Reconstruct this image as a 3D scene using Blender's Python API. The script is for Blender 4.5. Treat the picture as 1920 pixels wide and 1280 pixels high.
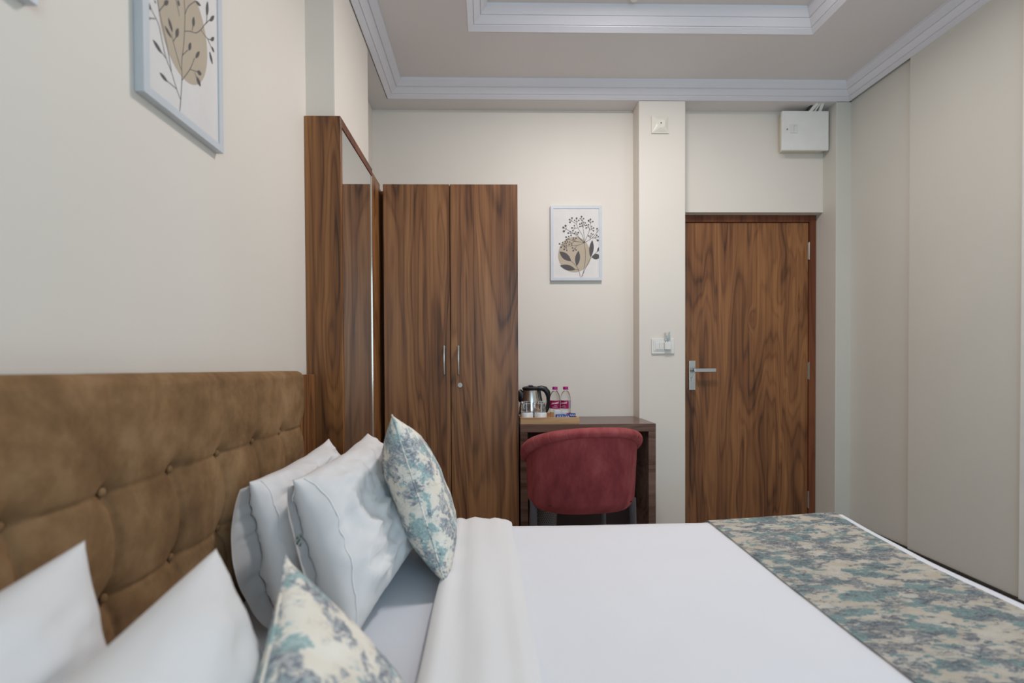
import bpy, bmesh, math, random
from mathutils import Vector, Matrix, noise
random.seed(7)
PI = math.pi
S = bpy.context.scene
for o in list(bpy.data.objects): bpy.data.objects.remove(o)
C = S.collection
H = 1.11                                   # lens height above the floor

# ------------------------------------------------------------------ camera
cd = bpy.data.cameras.new('camera'); cam = bpy.data.objects.new('camera', cd); C.objects.link(cam)
rt = Vector((0.9997959, -0.0195085, -0.0052450))
dn = Vector((-0.0054882, -0.0124341, -0.9999076))
fw = Vector((0.0194414, 0.9997324, -0.0125387))
m3 = Matrix((rt, -dn, -fw)).transposed()
cam.matrix_world = Matrix.Translation((0, 0, H)) @ m3.to_4x4()
cd.sensor_width = 36; cd.lens = 853/1920*36
cd.shift_x = (960-929.96)/1920; cd.shift_y = (688.465-640)/1920
cd.clip_start = .01
cd.dof.use_dof = True; cd.dof.focus_distance = 2.2; cd.dof.aperture_fstop = 2.1
S.camera = cam
# ------------------------------------------------------------------ world, lights, exposure
w = bpy.data.worlds.new('world'); S.world = w; w.use_nodes = True
w.node_tree.nodes['Background'].inputs[0].default_value = (.75, .87, 1, 1)
w.node_tree.nodes['Background'].inputs[1].default_value = .3
def area(name, loc, rot, sx, sy, power, col, shape='RECTANGLE', spread=PI):
    l = bpy.data.lights.new(name, 'AREA'); l.shape = shape; l.size = sx; l.size_y = sy; l.energy = power; l.color = col; l.spread = spread
    o = bpy.data.objects.new(name, l); C.objects.link(o); o.location = loc; o.rotation_euler = rot
    return o
area('window_daylight', (1.0, -1.24, 1.55), (PI/2, 0, 0), 1.7, 1.4, 29.5, (.585, .825, 1))      # just outside the window behind the camera
for (x, y, p) in ((.62, 1.72, 24), (1.45, 1.9, 3)):                                           # recessed lamps in the ceiling tray
    area('tray_lamp', (x, y, 2.855), (0, 0, 0), .34, .34, p, (1, .945, .935), 'DISK')
S.view_settings.view_transform = 'Standard'; S.view_settings.look = 'None'
S.view_settings.exposure = 0.0; S.view_settings.gamma = 1; S.view_settings.use_curve_mapping = False

# ------------------------------------------------------------------ material helpers
def lin(c):
    return tuple(((v/255)/12.92 if v/255 <= .04045 else ((v/255+.055)/1.055)**2.4) for v in c) + (1,)
class NT:
    def __init__(s, name):
        s.m = bpy.data.materials.new(name); s.m.use_nodes = True; s.t = s.m.node_tree; s.b = s.t.nodes['Principled BSDF']
    def n(s, typ, **kw):
        x = s.t.nodes.new(typ)
        for k, v in kw.items():
            if k.startswith('i_'): x.inputs[k[2:]].default_value = v
            else: setattr(x, k, v)
        return x
    def l(s, a, b): s.t.links.new(a, b)
    def inp(s, x, v):
        if hasattr(v, 'is_linked') or hasattr(v, 'links'): s.l(v, x)
        else: x.default_value = v
    def coord(s, scale=(1, 1, 1), rand=True):
        tc = s.n('ShaderNodeTexCoord'); mp = s.n('ShaderNodeMapping'); mp.inputs['Scale'].default_value = scale
        src = tc.outputs['Object']
        if rand:
            oi = s.n('ShaderNodeObjectInfo'); v = s.n('ShaderNodeVectorMath', operation='MULTIPLY_ADD')
            cb = s.n('ShaderNodeCombineXYZ')
            for i in range(3): s.l(oi.outputs['Random'], cb.inputs[i])
            s.l(cb.outputs[0], v.inputs[0]); v.inputs[1].default_value = (13.7, 7.3, 3.1); s.l(src, v.inputs[2]); src = v.outputs[0]
        s.l(src, mp.inputs[0]); return mp.outputs[0]
    def noise(s, vec, scale, detail=4, rough=.5, dist=0):
        x = s.n('ShaderNodeTexNoise'); s.l(vec, x.inputs['Vector'])
        x.inputs['Scale'].default_value = scale; x.inputs['Detail'].default_value = detail
        x.inputs['Roughness'].default_value = rough; x.inputs['Distortion'].default_value = dist
        return x.outputs['Fac']
    def math(s, op, a, b=0, c=0):
        x = s.n('ShaderNodeMath', operation=op); s.inp(x.inputs[0], a); s.inp(x.inputs[1], b); s.inp(x.inputs[2], c); return x.outputs[0]
    def ramp(s, fac, stops, interp='LINEAR'):
        x = s.n('ShaderNodeValToRGB'); s.l(fac, x.inputs[0]); r = x.color_ramp; r.interpolation = interp
        while len(r.elements) < len(stops): r.elements.new(.5)
        for e, (p, c) in zip(r.elements, stops): e.position = p; e.color = c if len(c) == 4 else lin(c)
        return x.outputs[0]
    def mix(s, fac, a, b, typ='MIX'):
        x = s.n('ShaderNodeMix', data_type='RGBA', blend_type=typ)
        s.inp(x.inputs[0], fac); s.inp(x.inputs[6], a); s.inp(x.inputs[7], b); return x.outputs[2]
    def bump(s, h, strength=.2, dist=.01):
        x = s.n('ShaderNodeBump'); x.inputs['Strength'].default_value = strength; x.inputs['Distance'].default_value = dist
        s.l(h, x.inputs['Height']); s.l(x.outputs[0], s.b.inputs['Normal'])
    def set(s, **kw):
        for k, v in kw.items(): s.b.inputs[k.replace('_', ' ')].default_value = v
        return s
def col(name, c, rough=.5, metal=0, spec=None, var=.04, vs=8, bump=0):
    N = NT(name); v = N.coord(); f = N.noise(v, vs, 5, .6)
    c = lin(c)
    a = tuple(x*(1-var) for x in c[:3])+(1,); b = tuple(min(1, x*(1+var)) for x in c[:3])+(1,)
    N.l(N.ramp(f, [(.3, a), (.7, b)]), N.b.inputs['Base Color'])
    N.set(Roughness=rough, Metallic=metal)
    if spec is not None: N.b.inputs['Specular IOR Level'].default_value = spec
    if bump: N.bump(f, bump, .004)
    return N.m
def plaster(name, c, bump=.12):
    N = NT(name); v = N.coord(rand=False)
    f1 = N.noise(v, 1.3, 4, .55); f2 = N.noise(v, 30, 4, .6)
    c = lin(c)
    N.l(N.ramp(f1, [(.3, tuple(x*.97 for x in c[:3])+(1,)), (.7, tuple(x*1.02 for x in c[:3])+(1,))]), N.b.inputs['Base Color'])
    N.set(Roughness=.55); N.b.inputs['Specular IOR Level'].default_value = .3
    h = N.math('MULTIPLY_ADD', f2, .15, N.noise(v, 3.5, 3, .5)); N.bump(h, bump, .01)
    return N.m
def wood(name, dark, mid, light, axis='Z', rough=.38, freq=1.0):
    """walnut print: soft long tone bands, thin contour lines that close into cathedrals, pores and small knots"""
    N = NT(name); st = lambda k: {'Z': (1, 1, k), 'X': (k, 1, 1), 'Y': (1, k, 1)}[axis]
    vo = N.n('ShaderNodeTexVoronoi'); N.l(N.coord(st(.36)), vo.inputs['Vector']); vo.inputs['Scale'].default_value = 3.4*freq
    kd = vo.outputs['Distance']
    near = N.ramp(kd, [(0, (1, 1, 1, 1)), (.16, (0, 0, 0, 1))], 'EASE')
    big = N.noise(N.coord(st(.11)), 3.6*freq, 3, .5, .35)
    field = N.math('MULTIPLY_ADD', near, .09, big)
    s1 = N.math('MULTIPLY_ADD', N.math('SINE', N.math('MULTIPLY', field, 150)), .5, .5)
    line = N.math('POWER', s1, 3.0)
    soft = N.math('MULTIPLY_ADD', N.math('SINE', N.math('MULTIPLY', field, 47)), .5, .5)
    tone = N.noise(N.coord(st(.10)), 5.0*freq, 4, .6)
    streak = N.noise(N.coord(st(.018)), 48, 4, .65)
    pore = N.noise(N.coord(st(.02)), 210, 2, .6)
    f = N.math('MULTIPLY_ADD', tone, .52, N.math('MULTIPLY', streak, .52))
    f = N.math('MULTIPLY_ADD', soft, .13, f)
    f = N.math('MULTIPLY_ADD', line, -.10, f)
    f = N.math('MULTIPLY_ADD', pore, .10, f)
    c = N.ramp(f, [(.40, dark), (.58, mid), (.80, light)])
    k = N.ramp(kd, [(.012, (1, 1, 1, 1)), (.055, (0, 0, 0, 1))])
    c = N.mix(N.math('MULTIPLY', k, .65), c, tuple(x*.5 for x in lin(dark)[:3])+(1,))
    N.l(c, N.b.inputs['Base Color']); N.set(Roughness=rough); N.b.inputs['Specular IOR Level'].default_value = .4
    N.bump(pore, .04, .002)
    return N.m
def toile(name, scale=1.0, ax=(.62, 1.15, 1.0), t1=.525, t2=.53):
    """cream cloth printed with ragged teal and grey brush motifs"""
    N = NT(name); v = N.coord(tuple(a*scale for a in ax))
    wv = N.n('ShaderNodeVectorMath', operation='MULTIPLY_ADD')
    nz = N.n('ShaderNodeTexNoise'); N.l(v, nz.inputs['Vector']); nz.inputs['Scale'].default_value = 26; nz.inputs['Detail'].default_value = 3
    N.l(nz.outputs['Color'], wv.inputs[0]); wv.inputs[1].default_value = (.055, .03, .03); N.l(v, wv.inputs[2]); d = wv.outputs[0]
    n1 = N.noise(d, 8.2, 5, .62); 
    off = N.n('ShaderNodeVectorMath', operation='ADD'); N.l(d, off.inputs[0]); off.inputs[1].default_value = (5.3, 2.7, 9.1)
    n2 = N.noise(off.outputs[0], 10.5, 6, .66)
    fine = N.noise(v, 70, 4, .7); scr = N.noise(d, 34, 3, .6, 1.5)
    cream = N.ramp(N.noise(v, 9, 3), [(.35, (236, 225, 207)), (.65, (246, 240, 228))])
    teal = N.ramp(fine, [(.35, (130, 166, 166)), (.65, (172, 198, 196))])
    gray = N.ramp(fine, [(.3, (98, 104, 115)), (.7, (158, 164, 172))])
    m1 = N.ramp(n1, [(t1, (0, 0, 0, 1)), (t1+.02, (1, 1, 1, 1))])
    m2 = N.math('MULTIPLY', N.ramp(n2, [(t2, (0, 0, 0, 1)), (t2+.02, (1, 1, 1, 1))]), N.ramp(scr, [(.36, (.15, .15, .15, 1)), (.5, (1, 1, 1, 1))]))
    c = N.mix(N.math('MULTIPLY', m1, .92), cream, teal); c = N.mix(N.math('MULTIPLY', m2, .9), c, gray)
    ln = N.math('LESS_THAN', N.math('ABSOLUTE', N.math('SUBTRACT', scr, .5)), .014)
    edge = N.ramp(N.math('MAXIMUM', n1, n2), [(.46, (0, 0, 0, 1)), (.52, (1, 1, 1, 1))])
    c = N.mix(N.math('MULTIPLY', N.math('MULTIPLY', ln, edge), .75), c, lin((226, 229, 230)))
    ln2 = N.math('LESS_THAN', N.math('ABSOLUTE', N.math('SUBTRACT', n2, .47)), .006)
    c = N.mix(N.math('MULTIPLY', ln2, .3), c, lin((104, 108, 116)))
    N.l(c, N.b.inputs['Base Color']); N.set(Roughness=.85); N.b.inputs['Specular IOR Level'].default_value = .2
    N.bump(N.noise(v, 420, 2), .05, .001)
    return N.m
def cloth(name, c, var=.02, weave=500, rough=.8):
    N = NT(name); v = N.coord(); c = lin(c)
    N.l(N.ramp(N.noise(v, 5, 4), [(.3, tuple(x*(1-var) for x in c[:3])+(1,)), (.7, c)]), N.b.inputs['Base Color'])
    N.set(Roughness=rough); N.b.inputs['Specular IOR Level'].default_value = .25
    N.b.inputs['Sheen Weight'].default_value = .15
    h = N.math('MULTIPLY_ADD', N.noise(v, weave, 2), .04, N.noise(N.coord((1, .5, 1)), 14, 4, .55)); N.bump(h, .18, .006)
    return N.m
def suede(name, c1, c2, c3, sheen, sc=(1, 1, .6), s=9):
    N = NT(name); v = N.coord(sc)
    f = N.math('MULTIPLY_ADD', N.noise(v, s*3.2, 5, .65), .45, N.math('MULTIPLY', N.noise(v, s, 5, .6, .8), .6))
    N.l(N.ramp(f, [(.36, c1), (.53, c2), (.70, c3)]), N.b.inputs['Base Color'])
    N.set(Roughness=.9); N.b.inputs['Specular IOR Level'].default_value = .1
    N.b.inputs['Sheen Weight'].default_value = sheen; N.b.inputs['Sheen Roughness'].default_value = .45; N.b.inputs['Sheen Tint'].default_value = lin(c3)
    N.bump(N.noise(v, 350, 3), .12, .002)
    return N.m
def glass(name, tint=(1, 1, 1), rough=.02, ior=1.45):
    N = NT(name); N.set(Roughness=rough, IOR=ior); N.b.inputs['Transmission Weight'].default_value = 1
    v = N.coord(); N.l(N.ramp(N.noise(v, 20), [(0, tuple(tint)+(1,)), (1, tuple(tint)+(1,))]), N.b.inputs['Base Color'])
    return N.m

M = {}
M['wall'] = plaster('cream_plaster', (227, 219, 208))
M['wall_shade'] = plaster('cream_plaster_shaded', (208, 204, 194), .2)  # same cream plaster, with the dimmer light on the right side darkened into its colour
M['ceil'] = plaster('ceiling_paint', (224, 218, 216), .05)
M['mould'] = plaster('moulding_paint', (231, 229, 234), .03)
M['wood'] = wood('walnut_laminate', (66, 41, 26), (118, 78, 49), (154, 109, 70))
M['wood_panel'] = wood('walnut_panel', (68, 40, 23), (124, 80, 46), (162, 111, 65))
M['door'] = wood('door_laminate', (69, 41, 25), (123, 79, 48), (158, 108, 66))
M['frame'] = wood('door_frame_wood', (78, 38, 21), (108, 58, 34), (128, 76, 46), rough=.45)
M['desk'] = wood('desk_wenge', (84, 60, 51), (110, 84, 73), (126, 100, 87), axis='X', rough=.24)
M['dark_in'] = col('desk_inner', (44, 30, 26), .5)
M['tray'] = wood('tray_beech', (168, 124, 84), (196, 156, 112), (212, 176, 132), axis='X')
M['suede'] = suede('brown_suede', (106, 79, 55), (134, 103, 72), (158, 126, 92), .3, (1, 1, .8), 6)
M['velvet'] = suede('maroon_velvet', (112, 48, 51), (144, 67, 69), (172, 94, 93), .4, (1, 1, .55), 4.5)
M['linen'] = cloth('white_cotton', (231, 229, 228))
M['sheet'] = cloth('white_sheet', (214, 216, 222))
M['duvet'] = cloth('white_duvet', (229, 229, 233))
M['toile'] = toile('toile_runner', 2.5, (.58, 1.15, 1), .52, .505)
M['toile2'] = toile('toile_cushion', 1.7, (.85, .9, 1), .52, .495)
M['metal'] = col('brushed_metal', (190, 188, 184), .3, 1)
M['steel'] = col('kettle_steel', (205, 200, 194), .24, 1)
M['black'] = col('black_plastic', (26, 27, 31), .35)
M['white'] = col('white_plastic', (226, 224, 218), .35)
M['ivory'] = col('ivory_plastic', (228, 222, 208), .3)
M['boxgrey'] = col('grey_enamel', (234, 231, 225), .4)
M['boxside'] = col('cream_enamel', (218, 210, 192), .4)
M['frameblue'] = col('pale_blue_lacquer', (201, 205, 209), .4)
M['paper'] = col('print_paper', (221, 216, 212), .7)
M['tan'] = col('print_tan', (184, 169, 148), .7)
M['ink'] = col('print_ink', (84, 78, 78), .7)
M['granite'] = col('dark_granite', (46, 40, 35), .25, var=.3, vs=60)
M['joint'] = col('granite_joint', (112, 104, 92), .7)
M['tile'] = col('floor_vitrified', (194, 190, 184), .2, var=.03)
M['grout'] = col('floor_grout', (150, 142, 130), .8)
M['porcelain'] = col('porcelain', (232, 231, 228), .18)
M['magenta'] = col('magenta_cap', (176, 34, 128), .4)
M['label'] = col('magenta_label', (196, 16, 104), .45)
M['label_w'] = col('pale_label', (214, 196, 214), .5)
M['label_txt'] = col('label_white', (240, 226, 236), .5)
M['blue'] = col('sachet_blue', (34, 74, 160), .35)
M['packet'] = col('sachet_white', (232, 229, 232), .45)
M['red'] = col('sachet_red', (188, 70, 60), .45)
M['glass'] = glass('clear_glass', (.97, .98, .98))
M['pet'] = glass('bottle_water', (.95, .97, .97), .04, 1.33)
N = NT('mirror_silver'); N.set(Metallic=1.0, Roughness=.02)
N.l(N.ramp(N.noise(N.coord(), 3), [(0, (.80, .81, .80, 1)), (1, (.83, .84, .83, 1))]), N.b.inputs['Base Color']); M['mirror'] = N.m
M['mirror_edge'] = col('mirror_edge', (210, 200, 186), .15, .6)
M['legs'] = col('chair_leg_grey', (92, 88, 92), .4)
M['mesh'] = col('bin_metal', (150, 148, 146), .4, .5)
M['hole'] = col('bin_holes', (34, 32, 32), .8)
M['green'] = col('embroidery_green', (104, 118, 104), .8)

# ------------------------------------------------------------------ geometry helpers
WL = {}
def wloc(o): return WL.get(o.name, Vector((0, 0, 0)))
def obj(name, bm, mat, parent=None, smooth=False, local=False, recalc=True):
    if parent is not None and not local: bmesh.ops.translate(bm, vec=-wloc(parent), verts=bm.verts)
    if recalc: bmesh.ops.recalc_face_normals(bm, faces=bm.faces)
    me = bpy.data.meshes.new(name); bm.to_mesh(me); bm.free()
    if smooth:
        for p in me.polygons: p.use_smooth = True
        if smooth != 'all':
            try: me.set_sharp_from_angle(angle=math.radians(38))
            except Exception: pass
    o = bpy.data.objects.new(name, me); C.objects.link(o)
    me.materials.append(M[mat] if isinstance(mat, str) else mat)
    if parent is not None: o.parent = parent; WL[o.name] = wloc(parent).copy()
    return o
def thing(name, label, cat, loc=(0, 0, 0), rot=None, group=None):
    o = bpy.data.objects.new(name, None); o.empty_display_size = .05; C.objects.link(o)
    o.location = loc; WL[o.name] = Vector(loc)
    if rot: o.rotation_euler = rot
    o['label'] = label; o['category'] = cat
    if group: o['group'] = group
    return o
def tag(o, label, cat, group=None):
    o['label'] = label; o['category'] = cat
    if group: o['group'] = group
    return o
def struct(name, bm, mat, parent=None, label=None):
    o = obj(name, bm, mat, parent)
    if parent is None: o['kind'] = 'structure'
    if label: o['label'] = label
    return o
def box(bm, x0, x1, y0, y1, z0, z1, bev=0, seg=2):
    b = bmesh.new(); bmesh.ops.create_cube(b, size=1)
    bmesh.ops.scale(b, vec=(x1-x0, y1-y0, z1-z0), verts=b.verts)
    bmesh.ops.translate(b, vec=((x0+x1)/2, (y0+y1)/2, (z0+z1)/2), verts=b.verts)
    if bev: bmesh.ops.bevel(b, geom=list(b.edges), offset=bev, segments=seg, affect='EDGES', profile=.6)
    return join(bm, b)
def join(bm, b):
    me = bpy.data.meshes.new('tmp'); b.to_mesh(me); b.free(); bm.from_mesh(me); bpy.data.meshes.remove(me); return bm
def bx(*a, **k): return box(bmesh.new(), *a, **k)
def lathe(bm, prof, cx, cy, cz, n=32, cap=True):
    rings = []
    for r, z in prof:
        rings.append([bm.verts.new((cx+r*math.cos(2*PI*i/n), cy+r*math.sin(2*PI*i/n), cz+z)) for i in range(n)])
    for a, b in zip(rings, rings[1:]):
        for i in range(n): bm.faces.new((a[i], a[(i+1) % n], b[(i+1) % n], b[i]))
    if cap:
        bm.faces.new(rings[0][::-1]); bm.faces.new(rings[-1])
    return bm
def tube(bm, pts, r, n=10, closed=False):
    pts = [Vector(p) for p in pts]; k = len(pts); rings = []
    rr = r if isinstance(r, (list, tuple)) else [r]*k
    up = Vector((0.31, 0.17, .93)).normalized()
    for i, p in enumerate(pts):
        a = pts[(i-1) % k] if closed or i else pts[i]; b = pts[(i+1) % k] if closed or i < k-1 else pts[i]
        t = (b-a).normalized(); u = up - t*up.dot(t)
        if u.length < 1e-4: u = Vector((1, 0, 0)) - t*t.x
        u.normalize(); v = t.cross(u); up = u
        rings.append([bm.verts.new(p+rr[i]*(math.cos(2*PI*j/n)*u+math.sin(2*PI*j/n)*v)) for j in range(n)])
    for i in range(k if closed else k-1):
        a = rings[i]; b = rings[(i+1) % k]
        for j in range(n): bm.faces.new((a[j], a[(j+1) % n], b[(j+1) % n], b[j]))
    if not closed: bm.faces.new(rings[0][::-1]); bm.faces.new(rings[-1])
    return bm
def grid(bm, f, nu, nv):
    vs = [[bm.verts.new(f(i/nu, j/nv)) for j in range(nv+1)] for i in range(nu+1)]
    for i in range(nu):
        for j in range(nv): bm.faces.new((vs[i][j], vs[i+1][j], vs[i+1][j+1], vs[i][j+1]))
    return vs

# ================================================================== SETTING
XL, XR, YB, YN, ZC, ZS = -.722, 2.285, 2.935, -1.1, 2.795, 2.72
YP, XC = 2.82, -.605                       # pillar plane, left column face
fl = thing('floor', '', ''); del fl['label'], fl['category']; fl['kind'] = 'structure'
obj('floor_slab', bx(XL-.2, XR+.2, YN-.2, 3.3, -.12, -.004), 'grout', fl)
tile_me = None
for i in range(6):
    for j in range(8):
        x0 = -.8+i*.6; y0 = -1.2+j*.6
        if tile_me is None:
            t = obj('floor_tile', bx(-.299, .299, -.299, .299, -.004, 0, bev=.0015, seg=1), 'tile', fl, local=True); tile_me = t
        else:
            t = tile_me.copy(); C.objects.link(t); t.parent = fl
        t.location = (x0+.3, y0+.3, 0)
bm = bx(XL-.15, XL, YN-.1, YB+.3, 0, 3.0)
struct('wall_left', bm, 'wall')
bm = bx(XL, 1.0, YB, YB+.2, 0, 3.0); box(bm, 1.2, 2.30, YB, YB+.25, 2.071, 3.0); box(bm, 1.0, 1.239, YB, YB+.25, 0, 3.0); box(bm, 1.239, 2.3, 3.09, 3.2, 0, 2.071)
struct('wall_back', bm, 'wall')
bm = bx(XR, XR+.15, YN-.1, 3.2, 0, 3.0); box(bm, 2.268, XR, 1.885, 2.405, 0, ZS+.02); 
struct('wall_right', bm, 'wall_shade')
bm = bx(2.256, 2.286, -.2, 1.883, 0, ZS+.02, bev=.004)
struct('trim_1', bm, 'white')
# wall behind the camera, with the window that lights the room
bm = bx(XL-.1, .1, YN-.12, YN, 0, 3); box(bm, 1.9, XR+.1, YN-.12, YN, 0, 3); box(bm, .1, 1.9, YN-.12, YN, 0, .8); box(bm, .1, 1.9, YN-.12, YN, 2.3, 3)
struct('wall_front', bm, 'wall')
wf = bx(.1, .15, YN-.09, YN-.03, .8, 2.3); box(wf, 1.85, 1.9, YN-.09, YN-.03, .8, 2.3); box(wf, .15, 1.85, YN-.09, YN-.03, .8, .85); box(wf, .15, 1.85, YN-.09, YN-.03, 2.25, 2.3); box(wf, .98, 1.02, YN-.09, YN-.03, .85, 2.25)
struct('window_1', wf, 'white')
# pillars standing proud of the back wall
struct('pillar', bx(.949, 1.239, YP, YB+.02, 0, ZS+.01, bev=.004), 'wall')
struct('pillar', bx(2.192, XR+.01, YP, 3.1, 0, ZS+.01, bev=.004), 'wall_shade')
struct('pillar', bx(XL-.01, XC, 1.853, 2.372, 0, ZS+.02, bev=.004), 'wall')
# ceiling: flat border, deep tray, lowered edge behind the cornice
TX0, TX1, TY0, TY1 = -.09, 1.696, -.45, 2.345
bm = bx(XL-.1, TX0, YN-.1, 3.0, ZC, ZC+.15); box(bm, TX1, XR+.1, YN-.1, 3.0, ZC, ZC+.15)
box(bm, TX0, TX1, TY1, 3.0, ZC, ZC+.15); box(bm, TX0, TX1, YN-.1, TY0, ZC, ZC+.15); box(bm, TX0-.05, TX1+.05, TY0-.05, TY1+.05, ZC+.07, ZC+.15)
ceil = struct('ceiling', bm, 'ceil')
bm = bx(XL, XR, YP, YB+.01, ZS, ZC); box(bm, XL, XC, 2.372, YP, ZS, ZC); box(bm, XL, XC, YN, 1.853, ZS, ZC)
obj('ceiling_drop', bm, 'ceil', ceil)
PROF = [(0, 0), (.004, -.003), (.030, .010), (.0297, .0150), (.0340, .0165), (.0350, .0132), (.064, .034), (.0637, .039), (.0680, .0405), (.0690, .0372), (.098, .060), (.1, .072)]
def moulding(name, x0, x1, y0, y1, z, inward):
    """stepped plaster profile swept round a rectangle with mitred corners"""
    bm = bmesh.new(); rings = []
    for r, h in PROF+[(0, .072)]:
        rings.append([bm.verts.new(p) for p in ((x0+r, y0+r, z+h), (x1-r, y0+r, z+h), (x1-r, y1-r, z+h), (x0+r, y1-r, z+h))])
    k = len(rings)
    for a in range(k):
        A = rings[a]; B = rings[(a+1) % k]
        for i in range(4): bm.faces.new((A[i], A[(i+1) % 4], B[(i+1) % 4], B[i]))
    return struct(name, bm, 'mould')
moulding('trim_2', XC+.004, 2.272, YN+.02, YP, ZS+.003, 1)
moulding('trim_3', TX0, TX1, TY0, TY1, ZC-.001, 1)
# skirting of dark granite along the right wall, cut in lengths
sk = thing('baseboard_right', '', ''); del sk['label'], sk['category']; sk['kind'] = 'structure'
for (x, a, b) in ((2.268, 1.886, 2.404), (2.285, 2.406, 2.82)):
    y = a
    while y < b-.01:
        e = min(b, y+.24)
        obj('granite_strip', bx(x-.012, x, y+.001, e-.001, 0, .09, bev=.0015, seg=1), 'granite', sk); y = e
obj('granite_end', bx(2.244, 2.256, 1.80, 1.884, 0, .09, bev=.0015, seg=1), 'granite', sk)
# ------------------------------------------------------------------ door
d = thing('door_1', '', ''); del d['label'], d['category']; d['kind'] = 'structure'
bm = bx(1.2392, 2.1895, 2.99, 3.085, 2.026, 2.0695, bev=.002); box(bm, 2.146, 2.1895, 2.99, 3.085, 0, 2.026, bev=.002); box(bm, 1.2392, 1.296, 2.99, 3.085, 0, 2.026, bev=.002)
fr = obj('door_frame', bm, 'frame', d)
leaf = obj('door_leaf', bx(1.298, 2.144, 3.0, 3.035, .008, 2.024, bev=.0015, seg=1), 'door', d)
for z in (1.835, 1.038, .177):
    bm = bx(2.1405, 2.1445, 2.9962, 3.0, z-.055, z+.055, bev=.001, seg=1); tube(bm, [(2.145, 2.992, z-.058), (2.145, 2.992, z+.058)], .0036, 10)
    obj('hinge', bm, 'metal', d)
bm = bx(1.342, 1.384, 2.9945, 3.0, .914, 1.110, bev=.0018)
pl = obj('handle_plate', bm, 'metal', leaf)
bm = bmesh.new(); tube(bm, [(1.362, 2.9945, 1.047), (1.362, 2.945, 1.047)], .010, 14)
box(bm, 1.349, 1.493, 2.934, 2.947, 1.035, 1.059, bev=.003)
obj('lever', bm, 'metal', leaf)
for (x, z) in ((1.349, 1.101), (1.377, 1.101), (1.349, .923), (1.377, .923)):
    bm = bmesh.new(); tube(bm, [(x, 2.9945, z), (x, 2.993, z)], .0026, 8); obj('screw', bm, 'steel', leaf)
bm = bmesh.new(); tube(bm, [(1.361, 2.9945, .997), (1.361, 2.990, .997)], .0085, 14); box(bm, 1.357, 1.365, 2.991, 2.9944, .970, .9968)
box(bm, 1.359, 1.363, 2.984, 2.9899, .991, 1.003)
obj('lock_cylinder', bm, 'steel', leaf, True)

# ================================================================== LARGE FURNITURE
# walnut-clad column end with a long mirror on its side
p = thing('mirror_panel', 'tall walnut-clad panel with a long mirror on its side, left of the wardrobe', 'panel', (-.66, 2.1, 0))
ZT = 2.09; XP = -.578
obj('front_board', bx(XL+.001, XP, 1.832, 1.852, 0, ZT, bev=.001, seg=1), 'wood_panel', p)
bm = bx(XC+.001, XP-.008, 1.853, 2.535, 0, ZT, bev=.001, seg=1)
obj('side_board', bm, 'wood_panel', p)
obj('top_rail', bx(XP-.0075, XP, 1.8525, 2.335, ZT-.036, ZT, bev=.001, seg=1), 'frame', p)
obj('rear_board', bx(XP-.0075, XP+.001, 2.323, 2.535, 0, ZT-.037, bev=.001, seg=1), 'wood_panel', p)
mi = obj('mirror', bx(XP-.0074, XP-.003, 1.862, 2.318, .06, ZT-.037), 'mirror', p)
obj('polished_edge', bx(XP-.0074, XP+.0005, 2.3185, 2.3225, .06, ZT-.04), 'mirror_edge', p, )
bmk = bx(XP-.02, -.553, 2.545, 2.56, 0, 2.058)
obj('filler_strip', bmk, 'frame', p)
tag(obj('corner_board', bx(XL+.001, -.688, 1.645, 1.83, .02, 1.064, bev=.001, seg=1), 'wood_panel'), 'short walnut board filling the gap between headboard and mirror panel', 'board')

# wardrobe
wd = thing('wardrobe', 'two-door walnut wardrobe with slim bar handles and a round lock', 'wardrobe', (-.19, 2.69, 0))
X0, X1, YF, YR, ZW = -.551, .168, 2.47, 2.932, 2.06
bm = bx(X0+.001, X0+.019, YF, YR, 0, ZW-.001); box(bm, X1-.019, X1-.001, YF, YR, 0, ZW-.001); box(bm, X0+.019, X1-.019, YF, YR, ZW-.019, ZW-.001); box(bm, X0+.019, X1-.019, YF, YR, .08, .1); box(bm, X0+.019, X1-.019, YR-.008, YR, 0, ZW-.02); box(bm, X0+.019, X1-.019, YF+.02, YF+.035, 0, .08)
obj('carcass', bm, 'wood', wd)
XM = -.196
for (a, b, hx) in ((X0, XM-.0018, -.228), (XM+.0018, X1, -.152)):
    dr = obj('door', bx(a, b, 2.45, 2.469, .085, ZW, bev=.0015, seg=1), 'wood', wd)
    bm = bmesh.new()
    z0, z1 = 1.045, 1.195
    pts = [(hx, 2.45, z0+.006), (hx, 2.436, z0+.006)]+[(hx, 2.428-.010*math.sin(PI*k/10), z0+.002+(z1-z0-.004)*k/10) for k in range(11)]+[(hx, 2.436, z1-.006), (hx, 2.45, z1-.006)]
    tube(bm, pts, .0058, 12)
    obj('handle', bm, 'metal', dr, True)
    if hx > -.2:
        bm = bmesh.new(); tube(bm, [(-.146, 2.45, .985), (-.146, 2.446, .985)], .0125, 20); tube(bm, [(-.146, 2.446, .985), (-.146, 2.443, .985)], .008, 16)
        lk = obj('lock', bm, 'metal', dr, True)

# desk
dk = thing('desk', 'small dark wood desk box against the back wall beside the wardrobe', 'desk', (.57, 2.75, 0))
DX0, DX1, DY0, DY1, DZ = .186, .962, 2.575, 2.816, .752
bm = bx(DX0, DX1, DY0, DY1, DZ-.045, DZ, bev=.002); box(bm, DX0, .9455, DY1-.001, 2.932, DZ-.045, DZ)
obj('desktop', bm, 'desk', dk)
obj('side_panel', bx(DX0, DX0+.042, DY0+.001, DY1, 0, DZ-.0455, bev=.0015), 'desk', dk)
obj('side_panel', bx(DX1-.042, DX1, DY0+.001, DY1, 0, DZ-.0455, bev=.0015), 'desk', dk)
obj('back_panel', bx(DX0+.043, DX1-.043, DY1-.018, DY1-.002, .0, DZ-.0455), 'dark_in', dk)

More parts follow.
